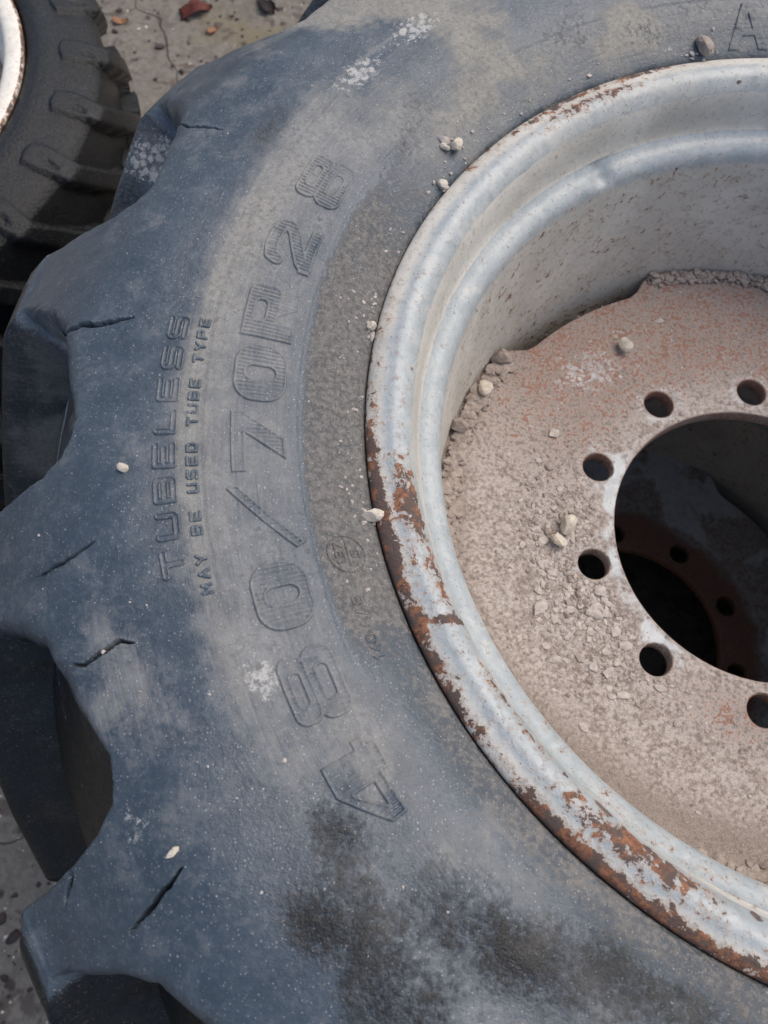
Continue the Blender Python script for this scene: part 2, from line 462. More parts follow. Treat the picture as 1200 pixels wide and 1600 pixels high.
def tyre_point(th, s, mirror=False, detail=True):
    """th (deg), s: arrays of one shape -> positions, wear masks"""
    m = lug_mask(th, s)
    Lr, Lz = np.interp(s, arc, Ltab[:, 0]), np.interp(s, arc, Ltab[:, 1])
    Cr, Cz = np.interp(s, arc, Ctab[:, 0]), np.interp(s, arc, Ctab[:, 1])
    r = Cr + m * (Lr - Cr); z = Cz + m * (Lz - Cz)
    ds = 0.002
    tr = np.interp(s + ds, arc, Ltab[:, 0]) - np.interp(s - ds, arc, Ltab[:, 0])
    tz = np.interp(s + ds, arc, Ltab[:, 1]) - np.interp(s - ds, arc, Ltab[:, 1])
    ln = np.hypot(tr, tz) + 1e-9
    nr, nz = -tz / ln, tr / ln
    h = undul(th, r) * (s < S_CORNER)
    a = np.radians(th)
    if detail:
        x, y = Lr * np.cos(a), Lr * np.sin(a)
        jx, jy = fbm(x * 160, y * 160, 61, 2) - .5, fbm(x * 160, y * 160, 71, 2) - .5
        x = x + jx * .0022; y = y + jy * .0022
        for pl, wd, dp in CRACKS:
            P = np.array([(q * math.cos(math.radians(t)), q * math.sin(math.radians(t))) for t, q in pl])
            lo, hi = P.min(0) - .006, P.max(0) + .006
            sel = (x > lo[0]) & (x < hi[0]) & (y > lo[1]) & (y < hi[1]) & (s < S_CORNER)
            if not sel.any(): continue
            X, Y = x[sel], y[sel]
            seg = np.hypot(*np.diff(P, axis=0).T); tot = seg.sum(); run = 0
            best = np.full(X.shape, 1.0); par = np.zeros(X.shape)
            for k in range(len(P) - 1):
                A, B = P[k], P[k + 1]; d = B - A
                t = np.clip(((X - A[0]) * d[0] + (Y - A[1]) * d[1]) / (d @ d), 0, 1)
                dd = np.hypot(X - A[0] - t * d[0], Y - A[1] - t * d[1])
                up = dd < best
                best = np.where(up, dd, best); par = np.where(up, (run + t * seg[k]) / tot, par)
                run += seg[k]
            ww = wd * (0.30 + 0.70 * np.sin(np.pi * np.clip(par, .02, .98)) ** 0.8) * (.75 + .5 * vnoise(X * 350, Y * 350, 77))
            lip = .00025 * np.exp(-((best - ww * 1.6) / .0022) ** 2)
            h[sel] += lip - 1.7 * dp * np.clip(1 - (best / (ww * 1.05)) ** 2, 0, 1) ** 0.6 * np.sqrt(np.sin(np.pi * np.clip(par, .03, .97)))
    r = r + h * nr; z = z + h * nz
    if mirror: z = -2 * HW - z
    return np.stack([r * np.cos(a), r * np.sin(a), z], -1), m, (nr, nz)

def blob(th, r, t0, r0, st, sr):
    d = np.mod(th - t0 + 180, 360) - 180
    return np.exp(-(d / st) ** 2 - ((r - r0) / sr) ** 2)

def wear_shade_masks(th, r, m, s):
    x, y = r * np.cos(np.radians(th)), r * np.sin(np.radians(th))
    na = fbm(x * 11, y * 11, 41, 5); nb = fbm(x * 34, y * 34, 51, 4)
    # streaks that run round the wheel
    st = fbm(th * 0.14, r * 260, 81, 3)
    inarc = sst(th, 140, 156) * (1 - sst(th, 206, 222))
    plate = sst(r, .432, .447) * (1 - sst(r, .496, .524))
    dust = 0.05 + 0.62 * plate * inarc * (0.62 + 0.7 * na) + 0.22 * (st - .5) * plate
    dust += 0.40 * blob(th, r, 167, .487, 9, .022) + 0.30 * blob(th, r, 188, .505, 16, .014)
    dust += 0.30 * blob(th, r, 207, .486, 4, .020) + 0.28 * blob(th, r, 205, .560, 6, .03) * na * 2
    # upper part: tan grey soil smeared over the sidewall
    top = 1 - sst(th, 138, 160)
    dust += top * sst(r, .39, .42) * (1 - sst(r, .575, .61)) * (.85 * sst(na, .40, .66))
    dust += (1 - sst(th, 146, 165)) * (1 - sst(r, .42, .45)) * .30
    dust += 0.35 * blob(th, r, 148, .585, 6, .02)
    # lower part: patches towards the rim
    low = sst(th, 208, 216)
    dust += low * (1 - sst(r, .44, .475)) * .45 * sst(na, .36, .64)
    dust += low * .30 * sst(nb, .50, .72) * (1 - sst(r, .52, .56))
    dust += .16 * sst(nb, .52, .74) * sst(r, .50, .53) * (1 - .6 * low) + .08 * sst(na, .50, .68) * sst(r, .50, .53)
    # pocket floors
    dust += (1 - m) * np.where(th < 174, .75, np.where(th < 194, .85, .06)) * sst(nb, .36, .66)
    tan = np.clip(0.10 + 0.7 * top + .45 * blob(th, r, 190, .503, 18, .014) + .4 * blob(th, r, 168, .492, 10, .02) + .5 * low * (na - .3) + .5 * (1 - m), 0, 1)
    clean_shade = 0.04 + 0.25 * sst(-na, -.40, -.30)
    low_reflect = .62 * blob(th, r, 219.5, .488, 3.4, .018) + .62 * blob(th, r, 223, .523, 3.2, .022) + .70 * blob(th, r, 231.5, .458, 7, .022) + .60 * blob(th, r, 240, .425, 8, .025) + .4 * blob(th, r, 230, .51, 5, .03)  # dark reflection low on the sidewall, painted in as darker patches
    clean_shade = clean_shade + low_reflect * (.55 + .9 * nb)
    clean_shade = clean_shade + .50 * blob(th, r, 158.5, .520, 5, .020) + .40 * blob(th, r, 147, .445, 5, .018) + .35 * blob(th, r, 153, .428, 5, .012)
    clean_shade = clean_shade + .35 * blob(th, r, 116, .415, 6, .016)
    clean_shade = clean_shade + (1 - m) * np.where(th > 194, 1.1, np.where(th > 174, .50, .15)) * (.6 + .8 * na) + np.where(th < 173, .50, .75) * sst(s, S_CORNER + .002, S_CORNER + .012)  # pockets and lug walls painted darker: cleaner rubber plus their shade
    scuff = .85 * blob(th, r, 148.2, .497, 3.2, .014) + .9 * blob(th, r, 139.5, .500, 3.4, .014) + .80 * blob(th, r, 208.2, .487, 2.0, .012) + .85 * blob(th, r, 165.5, .655, 4.0, .035) + .85 * blob(th, r, 163.5, .620, 3.2, .018)
    scuff += .55 * blob(th, r, 213.0, .581, 1.2, .010) + .50 * blob(th, r, 113, .400, 3, .006) + .35 * blob(th, r, 165, .500, 4, .014)
    scuff += (1 - m) * np.where(th < 174, .62, .0) * sst(nb, .42, .6)
    scuff += .5 * np.exp(-((s - S_CORNER) / .007) ** 2) * sst(nb, .45, .65) * np.where(th < 212, 1, .2)
    wall = np.exp(-((s - S_CORNER - .022) / .026) ** 2)
    scuff += 1.0 * np.exp(-((th - 159.8) / 3.0) ** 2) * wall * sst(nb, .25, .5)
    dust = dust + .75 * np.exp(-((th - 182.5) / 3.0) ** 2) * wall * sst(nb, .3, .6)
    clean_shade = clean_shade - .5 * np.exp(-((th - 182.5) / 3.0) ** 2) * wall - .4 * np.exp(-((th - 159.8) / 3.0) ** 2) * wall
    grit = (1 - sst(r + .006 * (na - .5), .425, .437)) * (1 - 0.75 * sst(th, 203, 214)) * (0.22 + .60 * sst(th, 145, 172)) * (.7 + .6 * nb)
    grit += .35 * (1 - sst(r, .400, .42)) * low
    return np.stack([dust, clean_shade, scuff], -1), np.stack([np.clip(grit, 0, 1), tan, 0 * r], -1)

def build_tyre(name, th, s_top, s_bot, mat, parent, detail):
    """closed revolve: top half rows then bottom half rows back to the other bead"""
    T, Sx = np.meshgrid(th, s_top, indexing='ij')
    P1, m1, _ = tyre_point(T, Sx, False, detail)
    r1 = np.interp(Sx, arc, Ltab[:, 0])
    w1, w1b = wear_shade_masks(T, r1, m1, Sx)
    T2, S2 = np.meshgrid(th, s_bot, indexing='ij')
    P2, m2, _ = tyre_point(T2 + PITCH / 2, S2, True, False)
    P2r = np.hypot(P2[..., 0], P2[..., 1]); aa = np.radians(T2)
    P2 = np.stack([P2r * np.cos(aa), P2r * np.sin(aa), P2[..., 2]], -1)
    r2 = np.interp(S2, arc, Ltab[:, 0])
    w2, w2b = wear_shade_masks(T2, r2, m2, S2)
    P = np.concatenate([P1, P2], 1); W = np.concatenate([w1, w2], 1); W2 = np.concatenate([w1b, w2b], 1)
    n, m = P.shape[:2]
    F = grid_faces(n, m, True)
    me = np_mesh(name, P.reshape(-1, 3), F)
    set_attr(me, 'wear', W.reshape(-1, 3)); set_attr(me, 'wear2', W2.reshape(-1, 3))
    Tall = np.concatenate([T, T2], 1); rall = np.concatenate([r1, r2], 1)
    set_attr(me, 'polar', polar(Tall, rall, P[..., 2]).reshape(-1, 3))
    return obj(name, me, mat, parent)

wheel = obj('tractor_wheel', None, loc=(0, 0, H))
tag(wheel, 'large tractor wheel with worn lettered tyre and rusty grey rim, lying flat', 'tractor wheel')

th_hi = np.concatenate([np.arange(93, 156, .1), np.arange(156, 219, .06), np.arange(219, 255, .1)])
th_lo = np.arange(255, 453, 1.5)
SA, SB = s_of_r(.550), s_of_r(.617)
s1 = np.concatenate([np.arange(0, SA, .00115), np.arange(SA, SB, .0007), np.arange(SB, S_CORNER + .02, .00115), np.linspace(S_CORNER + .0225, S_END, 46)])
s2 = np.concatenate([np.linspace(S_END, S_CORNER, 26)[1:], np.linspace(S_CORNER, 0, 36)[1:]])
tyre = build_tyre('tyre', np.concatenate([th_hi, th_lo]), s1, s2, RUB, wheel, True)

# ------------------------------------------------------------------ raised lettering on the tyre
def d_seg(X, Y, a, b):
    d = (b[0] - a[0], b[1] - a[1]); L = d[0]**2 + d[1]**2 + 1e-12
    t = np.clip(((X - a[0]) * d[0] + (Y - a[1]) * d[1]) / L, 0, 1)
    return np.hypot(X - a[0] - t * d[0], Y - a[1] - t * d[1])
def d_poly(X, Y, P):
    dist = np.full(X.shape, 9.0); ins = np.zeros(X.shape, bool)
    n = len(P)
    for i in range(n):
        a, b = P[i], P[(i + 1) % n]
        dist = np.minimum(dist, d_seg(X, Y, a, b))
        c = ((a[1] > Y) != (b[1] > Y))
        xs = (b[0] - a[0]) * (Y - a[1]) / (b[1] - a[1] + 1e-12) + a[0]
        ins ^= c & (X < xs)
    return np.where(ins, -dist, dist)
def d_rbox(X, Y, cx, cy, hx, hy, rad):
    qx, qy = np.abs(X - cx) - hx + rad, np.abs(Y - cy) - hy + rad
    return np.hypot(np.maximum(qx, 0), np.maximum(qy, 0)) + np.minimum(np.maximum(qx, qy), 0) - rad
def d_ring(X, Y, cx, cy, R): return np.abs(np.hypot(X - cx, Y - cy) - R)
mn, mx = np.minimum, np.maximum
# big size digits: box 44 mm wide (reading direction) x 34 mm high, millimetre units, origin in the centre
def big_glyph(c, X, Y):
    if c == '0':
        return mx(d_rbox(X, Y, 0, 0, 21, 17, 14), -d_rbox(X, Y, 0, 0, 5, 9.5, 5))
    if c == '8':
        o = mn(d_rbox(X, Y, 0, -7.2, 22, 9.8, 8), d_rbox(X, Y, 0, 8.8, 20, 8.2, 7))
        return mx(mx(o, -d_rbox(X, Y, 0, -7.2, 10, 3.2, 3)), -d_rbox(X, Y, 0, 8.8, 9.5, 2.6, 2.5))
    if c == '7':
        return d_poly(X, Y, [(-21, 17), (21, 17), (21, 9), (3, -17), (-12, -17), (6, 8), (-21, 8)])
    if c == '/':
        return d_poly(X, Y, [(-23, -15), (-20, -21), (23, 15), (20, 21)])
    if c == 'R':
        o = mn(d_rbox(X, Y, -1, 6, 21, 11, 7), d_poly(X, Y, [(-22, 17), (-8, 17), (-8, -17), (-22, -17)]))
        o = mn(o, d_poly(X, Y, [(-4, -4), (9, -4), (22, -17), (6, -17)]))
        return mx(o, -d_rbox(X, Y, -1, 7, 8, 3.4, 3))
    if c == '2':
        pts = [(-15, 7), (-13, 11.5), (-5, 13.5), (6, 13.5), (14, 11), (15, 6), (10, 1.5), (-2, -4), (-13, -9.5), (-16, -13)]
        o = np.full(X.shape, 99.0)
        for a, b in zip(pts[:-1], pts[1:]): o = mn(o, d_seg(X, Y, a, b))
        o = o - 4.6
        return mn(o, d_poly(X, Y, [(-20.5, -9), (20.5, -9), (20.5, -17), (-20.5, -17)]))
    if c == '4':
        o = d_poly(X, Y, [(1, 17), (18, 17), (18, -4), (23, -4), (23, -11), (18, -11), (18, -17), (1, -17), (1, -12), (-25, -12), (-25, -2)])
        return mx(o, -d_poly(X, Y, [(-2, 8), (-2, -5), (-16, -5)]))
    if c == 'A':
        o = d_poly(X, Y, [(-20, -18), (-5, 18), (5, 18), (20, -18), (10, -18), (6, -8), (-6, -8), (-10, -18)])
        return mx(o, -d_poly(X, Y, [(-4, -3), (0, 9), (4, -3)]))
# small stroke font on a 0..1 x 0..1 box
SF = {'T': [[(0, 1), (1, 1)], [(.5, 1), (.5, 0)]], 'U': [[(0, 1), (0, .12), (.12, 0), (.88, 0), (1, .12), (1, 1)]],
      'B': [[(0, 0), (0, 1), (.85, 1), (1, .88), (1, .62), (.88, .52), (0, .52)], [(.88, .52), (1, .4), (1, .12), (.88, 0), (0, 0)]],
      'E': [[(1, 1), (0, 1), (0, 0), (1, 0)], [(0, .5), (.85, .5)]], 'L': [[(0, 1), (0, 0), (1, 0)]],
      'S': [[(1, 1), (.12, 1), (0, .88), (0, .62), (.12, .5), (.88, .5), (1, .38), (1, .12), (.88, 0), (0, 0)]],
      'M': [[(0, 0), (0, 1), (.5, .4), (1, 1), (1, 0)]], 'A': [[(0, 0), (.5, 1), (1, 0)], [(.22, .35), (.78, .35)]],
      'Y': [[(0, 1), (.5, .5), (1, 1)], [(.5, .5), (.5, 0)]], 'D': [[(0, 0), (0, 1), (.75, 1), (1, .75), (1, .25), (.75, 0), (0, 0)]],
      'P': [[(0, 0), (0, 1), (.88, 1), (1, .85), (1, .6), (.88, .45), (0, .45)]],
      '1': [[(.25, .8), (.55, 1), (.55, 0)]], '3': [[(0, 1), (.9, 1), (1, .75), (.85, .52), (.3, .52)], [(.85, .52), (1, .28), (.9, 0), (0, 0)]],
      '7': [[(0, 1), (1, 1), (.35, 0)]], '0': [[(.2, 0), (0, .2), (0, .8), (.2, 1), (.8, 1), (1, .8), (1, .2), (.8, 0), (.2, 0)]],
      '4': [[(.75, 0), (.75, 1), (0, .3), (1, .3)]],
      '8': [[(.15, .52), (0, .66), (0, .88), (.15, 1), (.85, 1), (1, .88), (1, .66), (.85, .52), (.15, .52), (0, .38), (0, .14), (.15, 0), (.85, 0), (1, .14), (1, .38), (.85, .52)]]}
def stroke_glyph(c, X, Y, w, h, t):
    o = np.full(X.shape, 99.0)
    for pl in SF[c]:
        for a, b in zip(pl[:-1], pl[1:]):
            o = mn(o, d_seg(X, Y, ((a[0] - .5) * w, (a[1] - .5) * h), ((b[0] - .5) * w, (b[1] - .5) * h)))
    return o - t

def raised(name, sdf, thc, rc, hx, hy, step, height, hatch=0.0, edge=0.5, fade=0.0, seed=0, inset=0.0, clean=1.0):
    """raised moulding: sdf(X, Y) in mm, X reading direction (falling theta), Y outward"""
    xs = np.arange(-hx, hx + step, step); ys = np.arange(-hy, hy + step, step)
    X, Y = np.meshgrid(xs, ys, indexing='ij')
    d = sdf(X, Y)
    r = rc + Y * 1e-3; th = thc - np.degrees(X * 1e-3 / rc)
    P, m, (nr, nz) = tyre_point(th, s_of_r(r), False, False)
    wr = fbm(r * np.cos(np.radians(th)) * 45, r * np.sin(np.radians(th)) * 45, 91 + seed, 3)
    hh = height * (1 - fade * sst(wr, .42, .66))
    top = hh * np.ones(X.shape)
    if hatch > 0:
        rim = sst(-d, 1.2, 2.0)                       # the hatching stays inside a plain raised border
        top = top - rim * hatch * (0.5 + 0.5 * np.cos(2 * math.pi * X / 2.9)) * (1 - 0.6 * sst(wr, .5, .65)) - rim * hatch * 0.35
    if inset > 0: top = top - inset * sst(-d, .8, 1.5)
    h = top * sst(-d, -edge, edge) - .0016 * sst(d, -0.1, 2 * edge)
    a = np.radians(th)
    P = P + np.stack([h * nr * np.cos(a), h * nr * np.sin(a), h * nz], -1)
    F = grid_faces(len(xs), len(ys), False)
    keep = (d.reshape(-1)[F].min(1) < 1.1)
    F = F[keep]
    W, W2 = wear_shade_masks(th, r, m, s_of_r(r))
    used, inv = np.unique(F, return_inverse=True)
    F = inv.reshape(F.shape)[:, ::-1]
    me = np_mesh(name, P.reshape(-1, 3)[used], F)
    W = W.reshape(-1, 3)[used]; W2 = W2.reshape(-1, 3)[used]
    W[:, 0] *= clean
    set_attr(me, 'wear', W); set_attr(me, 'wear2', W2)
    set_attr(me, 'polar', polar(th, r, P[..., 2]).reshape(-1, 3)[used])
    return obj(name, me, RUB, tyre)

for k, (c, t) in enumerate(zip('480/70R28', (218.0, 210.2, 203.0, 196.4, 189.7, 183.2, 176.9, 169.5, 161.3))):
    sc = 0.92 if k == 8 else 1.0
    nm = {'/': 'raised_stroke', 'R': 'raised_letter'}.get(c, 'raised_digit')
    raised(nm, lambda X, Y, c=c: big_glyph(c, X / 1.04, Y / 1.04), t, .4605, 28, 24, .55, .0014, .0009, .42, .25 if k < 6 else .55, k, 0.0, .95)
raised('raised_letter', lambda X, Y: big_glyph('A', X, Y), 101.6, .4115, 24, 21, .6, .0015, 0, .5, .5, 20)
for k, c in enumerate('TUBELESS'):
    raised('raised_letter', lambda X, Y, c=c: stroke_glyph(c, X, Y, 14.5, 10.5, 2.3), 198.9 - 2.72 * k, .5195, 12, 11, .45, .0013, 0, .35, .25, 30 + k, .0009, .7)
pos = 201.2
for k, c in enumerate('MAY BE USED TUBE TYPE'):
    if c != ' ':
        raised('raised_letter', lambda X, Y, c=c: stroke_glyph(c, X, Y, 5.2, 5.6, 1.05), pos, .5025, 6, 6, .4, .0011, 0, .35, .5, 50 + k, 0, .15)
    pos -= 1.10
raised('raised_ring', lambda X, Y: d_ring(X, Y, 0, 0, 12.6) - .45, 200.3, .4140, 15, 15, .4, .0011, 0, .35, .2, 80)
raised('raised_bar', lambda X, Y: d_seg(X, Y, (-8.5, -.6), (8.5, -.6)) - .4, 200.3, .4140, 11, 3, .4, .0011, 0, .35, .2, 81)
for k, c in enumerate('137'):
    raised('raised_digit', lambda X, Y, c=c: stroke_glyph(c, X, Y, 3.6, 5.2, .6), 201.05 - .75 * k, .4190, 4, 5, .35, .0012, 0, .3, .3, 82 + k)
raised('raised_letter', lambda X, Y: stroke_glyph('B', X, Y, 4.2, 5.0, .65), 200.25, .4082, 4, 5, .35, .0012, 0, .3, .3, 86)
for c, t in (('A', 205.7), ('8', 204.7), ('1', 209.9), ('4', 209.1), ('0', 208.2)):
    raised('raised_digit' if c != 'A' else 'raised_letter', lambda X, Y, c=c: stroke_glyph(c, X, Y, 4.6, 6.2, .8), t, .4165, 5, 6, .35, .0012, 0, .3, .4, 90)

# ------------------------------------------------------------------ rim and disc
def revolve(name, prof, th, mat, parent, wearfn, jitter=0.0):
    T = np.radians(th)[:, None]; pr = np.asarray(prof)
    r = np.broadcast_to(pr[:, 0], (len(th), len(pr))); z = np.broadcast_to(pr[:, 1], r.shape)
    if jitter:
        x, y = r * np.cos(T), r * np.sin(T)
        r = r + jitter * (fbm(x * 9 + z * 13, y * 9, 101, 3) - .5) * 2
        z = z + jitter * (fbm(x * 11, y * 11 + z * 9, 111, 3) - .5) * 2
    if name == 'rim' and len(pr) > 200:                 # a hammered dent in the inner ridge
        dn = np.exp(-((th[:, None] - 126.5) / 1.7) ** 2) * np.exp(-((z + .054) / .007) ** 2) * (r < .345)
        r = r + .004 * dn; z = z - .005 * dn
    P = np.stack([r * np.cos(T), r * np.sin(T), z], -1)
    me = np_mesh(name, P.reshape(-1, 3), grid_faces(len(th), len(pr), True)[:, ::-1])
    set_attr(me, 'wear', wearfn(np.broadcast_to(th[:, None], r.shape), r, z).reshape(-1, 3))
    return obj(name, me, mat, parent)

RK = np.array([(.3795, -.0125), (.3853, -.0105), (.3874, -.0075), (.3863, -.0045), (.3818, -.0020), (.3745, -.0003), (.3675, .0008), (.3605, -.0018), (.3547, -.0090),
               (.3515, -.0175), (.3495, -.027), (.3480, -.037), (.3455, -.0450), (.3405, -.0500), (.3340, -.0535), (.3290, -.0580), (.3262, -.0650), (.3245, -.078),
               (.321, -.12), (.317, -.17), (.3135, -.215), (.3125, -.25), (.3135, -.29), (.318, -.325), (.326, -.345), (.342, -.353), (.349, -.365), (.353, -.385), (.362, -.3965), (.374, -.4010), (.384, -.4000), (.3855, -.396),
               (.380, -.393), (.366, -.390), (.3575, -.380), (.3555, -.362), (.345, -.345), (.327, -.333), (.321, -.29), (.3195, -.25), (.325, -.17), (.332, -.075), (.338, -.064), (.350, -.054), (.3555, -.040), (.3575, -.022), (.363, -.014), (.3795, -.0125)])
prof = catmull(RK, np.concatenate([np.linspace(0, 18, 170, endpoint=False), np.linspace(18, len(RK) - 1, 80)]))
def rim_wear(th, r, z):
    tm = np.mod(th, 360)
    na = fbm(np.radians(th) * 5, r * 60 + z * 40, 121, 4)
    lipz = z > -.013
    lip = lipz * sst(r, .3735, .3835)
    heavy = 0.10 + .55 * (1.25 * blob(tm, r, 128, .38, 14, .02) + blob(tm, r, 196, .38, 10, .03) + .9 * blob(tm, r, 208, .38, 9, .03) + .9 * blob(tm, r, 236, .38, 12, .03)) + .25 * sst(tm, 165, 185) * (1 - sst(tm, 255, 270))
    rust = lip * (0.12 + heavy) * (.45 + 1.1 * na)
    # rust creeping over the bright lip
    mid = lipz * sst(r, .352, .358) * (1 - sst(r, .372, .380))
    rust = rust + mid * (.11 + .12 * sst(tm, 160, 185) * (1 - sst(tm, 255, 270)) + .60 * blob(tm, r, 127, .374, 9, .010) + .52 * blob(tm, r, 195.5, .362, 5, .02) + .36 * blob(tm, r, 205, .357, 5, .008) + .42 * blob(tm, r, 236, .368, 8, .012) + .30 * blob(tm, r, 219, .357, 6, .006) + .38 * blob(tm, r, 240, .356, 7, .006))
    rust = rust + .55 * lipz * np.exp(-((tm - 208.6 + (r - .37) * 60) / .45) ** 2)        # weld seam across the lip
    rust = rust + .22 * np.exp(-((z + .052) / .006) ** 2) * sst(tm, 212, 225) * (1 - sst(tm, 262, 275))
    rust = rust + .27 * (z < -.065) * (r < .33) + .10 * (z < -.012) * (z > -.06)
    film = 0.10 + .85 * ((z < -.012) & (z > -.046) & (r < .356)) + .85 * sst(-z, .062, .078) * (r < .332) + .50 * lipz * sst(r, .370, .380) + .30 * na
    # the ridge keeps its paint
    film = film - .25 * np.exp(-((z + .052) / .005) ** 2)
    film = np.clip(film + .25 * lipz * (1 - sst(tm, 130, 165)), 0, 1.1)
    chip = .62 * blob(tm, r, 227.5, .357, 1.0, .005) + .68 * blob(tm, r, 232.5, .355, 2.2, .005) + .55 * blob(tm, r, 104.5, .358, 1.4, .003) + .66 * blob(tm, r, 249, .356, 1.5, .006)
    chip = chip * lipz
    low = z < -.24
    rust = np.where(low, .42, rust); film = np.where(low, .9, film)
    return np.stack([rust, film, chip], -1)
rim = revolve('rim', prof, np.arange(0, 360, 0.5), RIM, wheel, rim_wear, .0005)

ZD = -0.217; TD = 0.016; R_BORE = 0.1392; R_PCD = 0.1655; R_HOLE = 0.0150
PH0 = math.degrees(1.5243)
NOTCH = [127.0, 217.0, 307.0, 37.0]
def disc_edge(th):
    R = .3145
    cut = np.zeros_like(th)
    for nc in NOTCH:
        d = np.abs(np.mod(th - nc + 180, 360) - 180)
        cut = np.maximum(cut, 1 - sst(d, 13.0, 19.5))
    return R - .0235 * cut
def build_disc():
    """plate with a centre bore and ten bolt holes: rings of quads, each hole stitched into its sector"""
    bm = bmesh.new()
    nsec = 10; nh = 24; nb = 16       # per sector
    r_in, r_out = R_BORE, .196
    verts = []
    def ring_pts(R, k, cnt):
        a0 = PH0 - 18 + 36 * k
        return [(R * math.cos(math.radians(a0 + 36 * i / cnt)), R * math.sin(math.radians(a0 + 36 * i / cnt))) for i in range(cnt + 1)]
    top_rows = {}
    P, F = [], []
    def vid(p, cache={}):
        key = (round(p[0], 6), round(p[1], 6))
        if key not in cache:
            cache[key] = len(P); P.append(p)
        return cache[key]
    for k in range(nsec):
        ac = math.radians(PH0 + 36 * k); cx, cy = R_PCD * math.cos(ac), R_PCD * math.sin(ac)
        inner = ring_pts(r_in, k, nb); outer = ring_pts(r_out, k, nb)
        ns = 4
        right = [tuple(np.array(inner[-1]) * (1 - j / ns) + np.array(outer[-1]) * (j / ns)) for j in range(1, ns)]
        left = [tuple(np.array(outer[0]) * (1 - j / ns) + np.array(inner[0]) * (j / ns)) for j in range(1, ns)]
        loop = inner + right + outer[::-1] + left        # closed loop, counter-clockwise? inner goes +theta
        ang = [math.atan2(p[1] - cy, p[0] - cx) for p in loop]
        rings = []
        for f in (0.0, 0.12, 0.45, 1.0):
            row = []
            for p, an in zip(loop, ang):
                h = (cx + R_HOLE * math.cos(an), cy + R_HOLE * math.sin(an))
                row.append(vid((h[0] + (p[0] - h[0]) * f, h[1] + (p[1] - h[1]) * f)))
            rings.append(row)
        L = len(loop)
        for a, b in zip(rings[:-1], rings[1:]):
            for i in range(L):
                j = (i + 1) % L
                F.append((a[i], b[i], b[j], a[j]))
    # outer rings
    cnt = nsec * nb
    th = np.array([PH0 - 18 + 36 * i / nb for i in range(cnt)])
    rows = [[vid((r_out * math.cos(math.radians(t)), r_out * math.sin(math.radians(t)))) for t in th]]
    for f in np.linspace(0, 1, 16)[1:]:
        R = r_out + (disc_edge(th) - r_out) * f
        rows.append([vid((a * math.cos(math.radians(t)), a * math.sin(math.radians(t)))) for a, t in zip(R, th)])
    for a, b in zip(rows[:-1], rows[1:]):
        for i in range(cnt):
            j = (i + 1) % cnt
            F.append((a[i], b[i], b[j], a[j]))
    bv = [bm.verts.new((x, y, ZD)) for x, y in P]
    for f in F:
        q = [bv[i] for i in f]
        if len(set(q)) == 4:
            try: bm.faces.new(q)
            except ValueError: pass
    bmesh.ops.recalc_face_normals(bm, faces=bm.faces)
    bm.normal_update()
    if sum(f.normal.z for f in bm.faces) < 0:
        bmesh.ops.reverse_faces(bm, faces=bm.faces)
    ret = bmesh.ops.extrude_face_region(bm, geom=list(bm.faces))
    newv = [e for e in ret['geom'] if isinstance(e, bmesh.types.BMVert)]
    oldtop = [v for v in bm.verts if v not in set(newv)]
    for v in oldtop: v.co.z -= TD             # the first sheet becomes the underside
    bmesh.ops.recalc_face_normals(bm, faces=bm.faces)
    edges = [e for e in bm.edges if len(e.link_faces) == 2 and e.calc_face_angle(0) > 1.0]
    bmesh.ops.bevel(bm, geom=edges, offset=.0016, segments=2, affect='EDGES', profile=0.6)
    for f in bm.faces: f.smooth = f.calc_area() > 0 and abs(f.normal.z) < .98
    me = bpy.data.meshes.new('wheel_disc'); bm.to_mesh(me); bm.free()
    co = np.empty(len(me.vertices) * 3, np.float32); me.vertices.foreach_get('co', co); co = co.reshape(-1, 3)
    r = np.hypot(co[:, 0], co[:, 1]); th = np.degrees(np.arctan2(co[:, 1], co[:, 0])) % 360
    # slight dishing and hammered unevenness
    co[:, 2] += .0012 * (fbm(co[:, 0] * 14, co[:, 1] * 14, 131, 3) - .5) + .004 * sst(r, .24, .31)
    me.vertices.foreach_set('co', co.ravel())
    na = fbm(co[:, 0] * 16, co[:, 1] * 16, 141, 4)
    rust = .20 + .33 * sst(np.sin(np.radians(th - 20)), .3, .9) * sst(r, .13, .2) + .30 * blob(th, r, 268, .175, 30, .03) + .10 * (na - .5)
    rust += np.where(r < R_BORE + .001, .35, 0)
    ringm = np.zeros(len(r))
    for k in range(10):
        ac = math.radians(PH0 + 36 * k)
        hd = np.hypot(co[:, 0] - R_PCD * math.cos(ac), co[:, 1] - R_PCD * math.sin(ac))
        rust += np.where(hd < R_HOLE + .0012, .30, 0)
        ringm += np.exp(-((hd - R_HOLE - .004) / .003) ** 2)
    clean = .10 + .75 * blob(th, r, 165, .146, 16, .006) + .65 * blob(th, r, 200, .145, 30, .005) + .35 * blob(th, r, 225, .150, 16, .010) + .30 * blob(th, r, 135, .235, 10, .03) + .16 * sst(np.sin(np.radians(th - 20)), .3, .9) + .3 * blob(th, r, 190, .19, 8, .02)
    clean = clean + .28 * ringm
    soil = .75 * sst(r, .255, .305) * sst(th, 150, 175) + .48 * sst(th, 190, 240) * sst(r, .20, .27)
    set_attr(me, 'wear', np.stack([rust, clean, soil], -1))
    return obj('wheel_disc', me, DISC, wheel)
disc = build_disc()
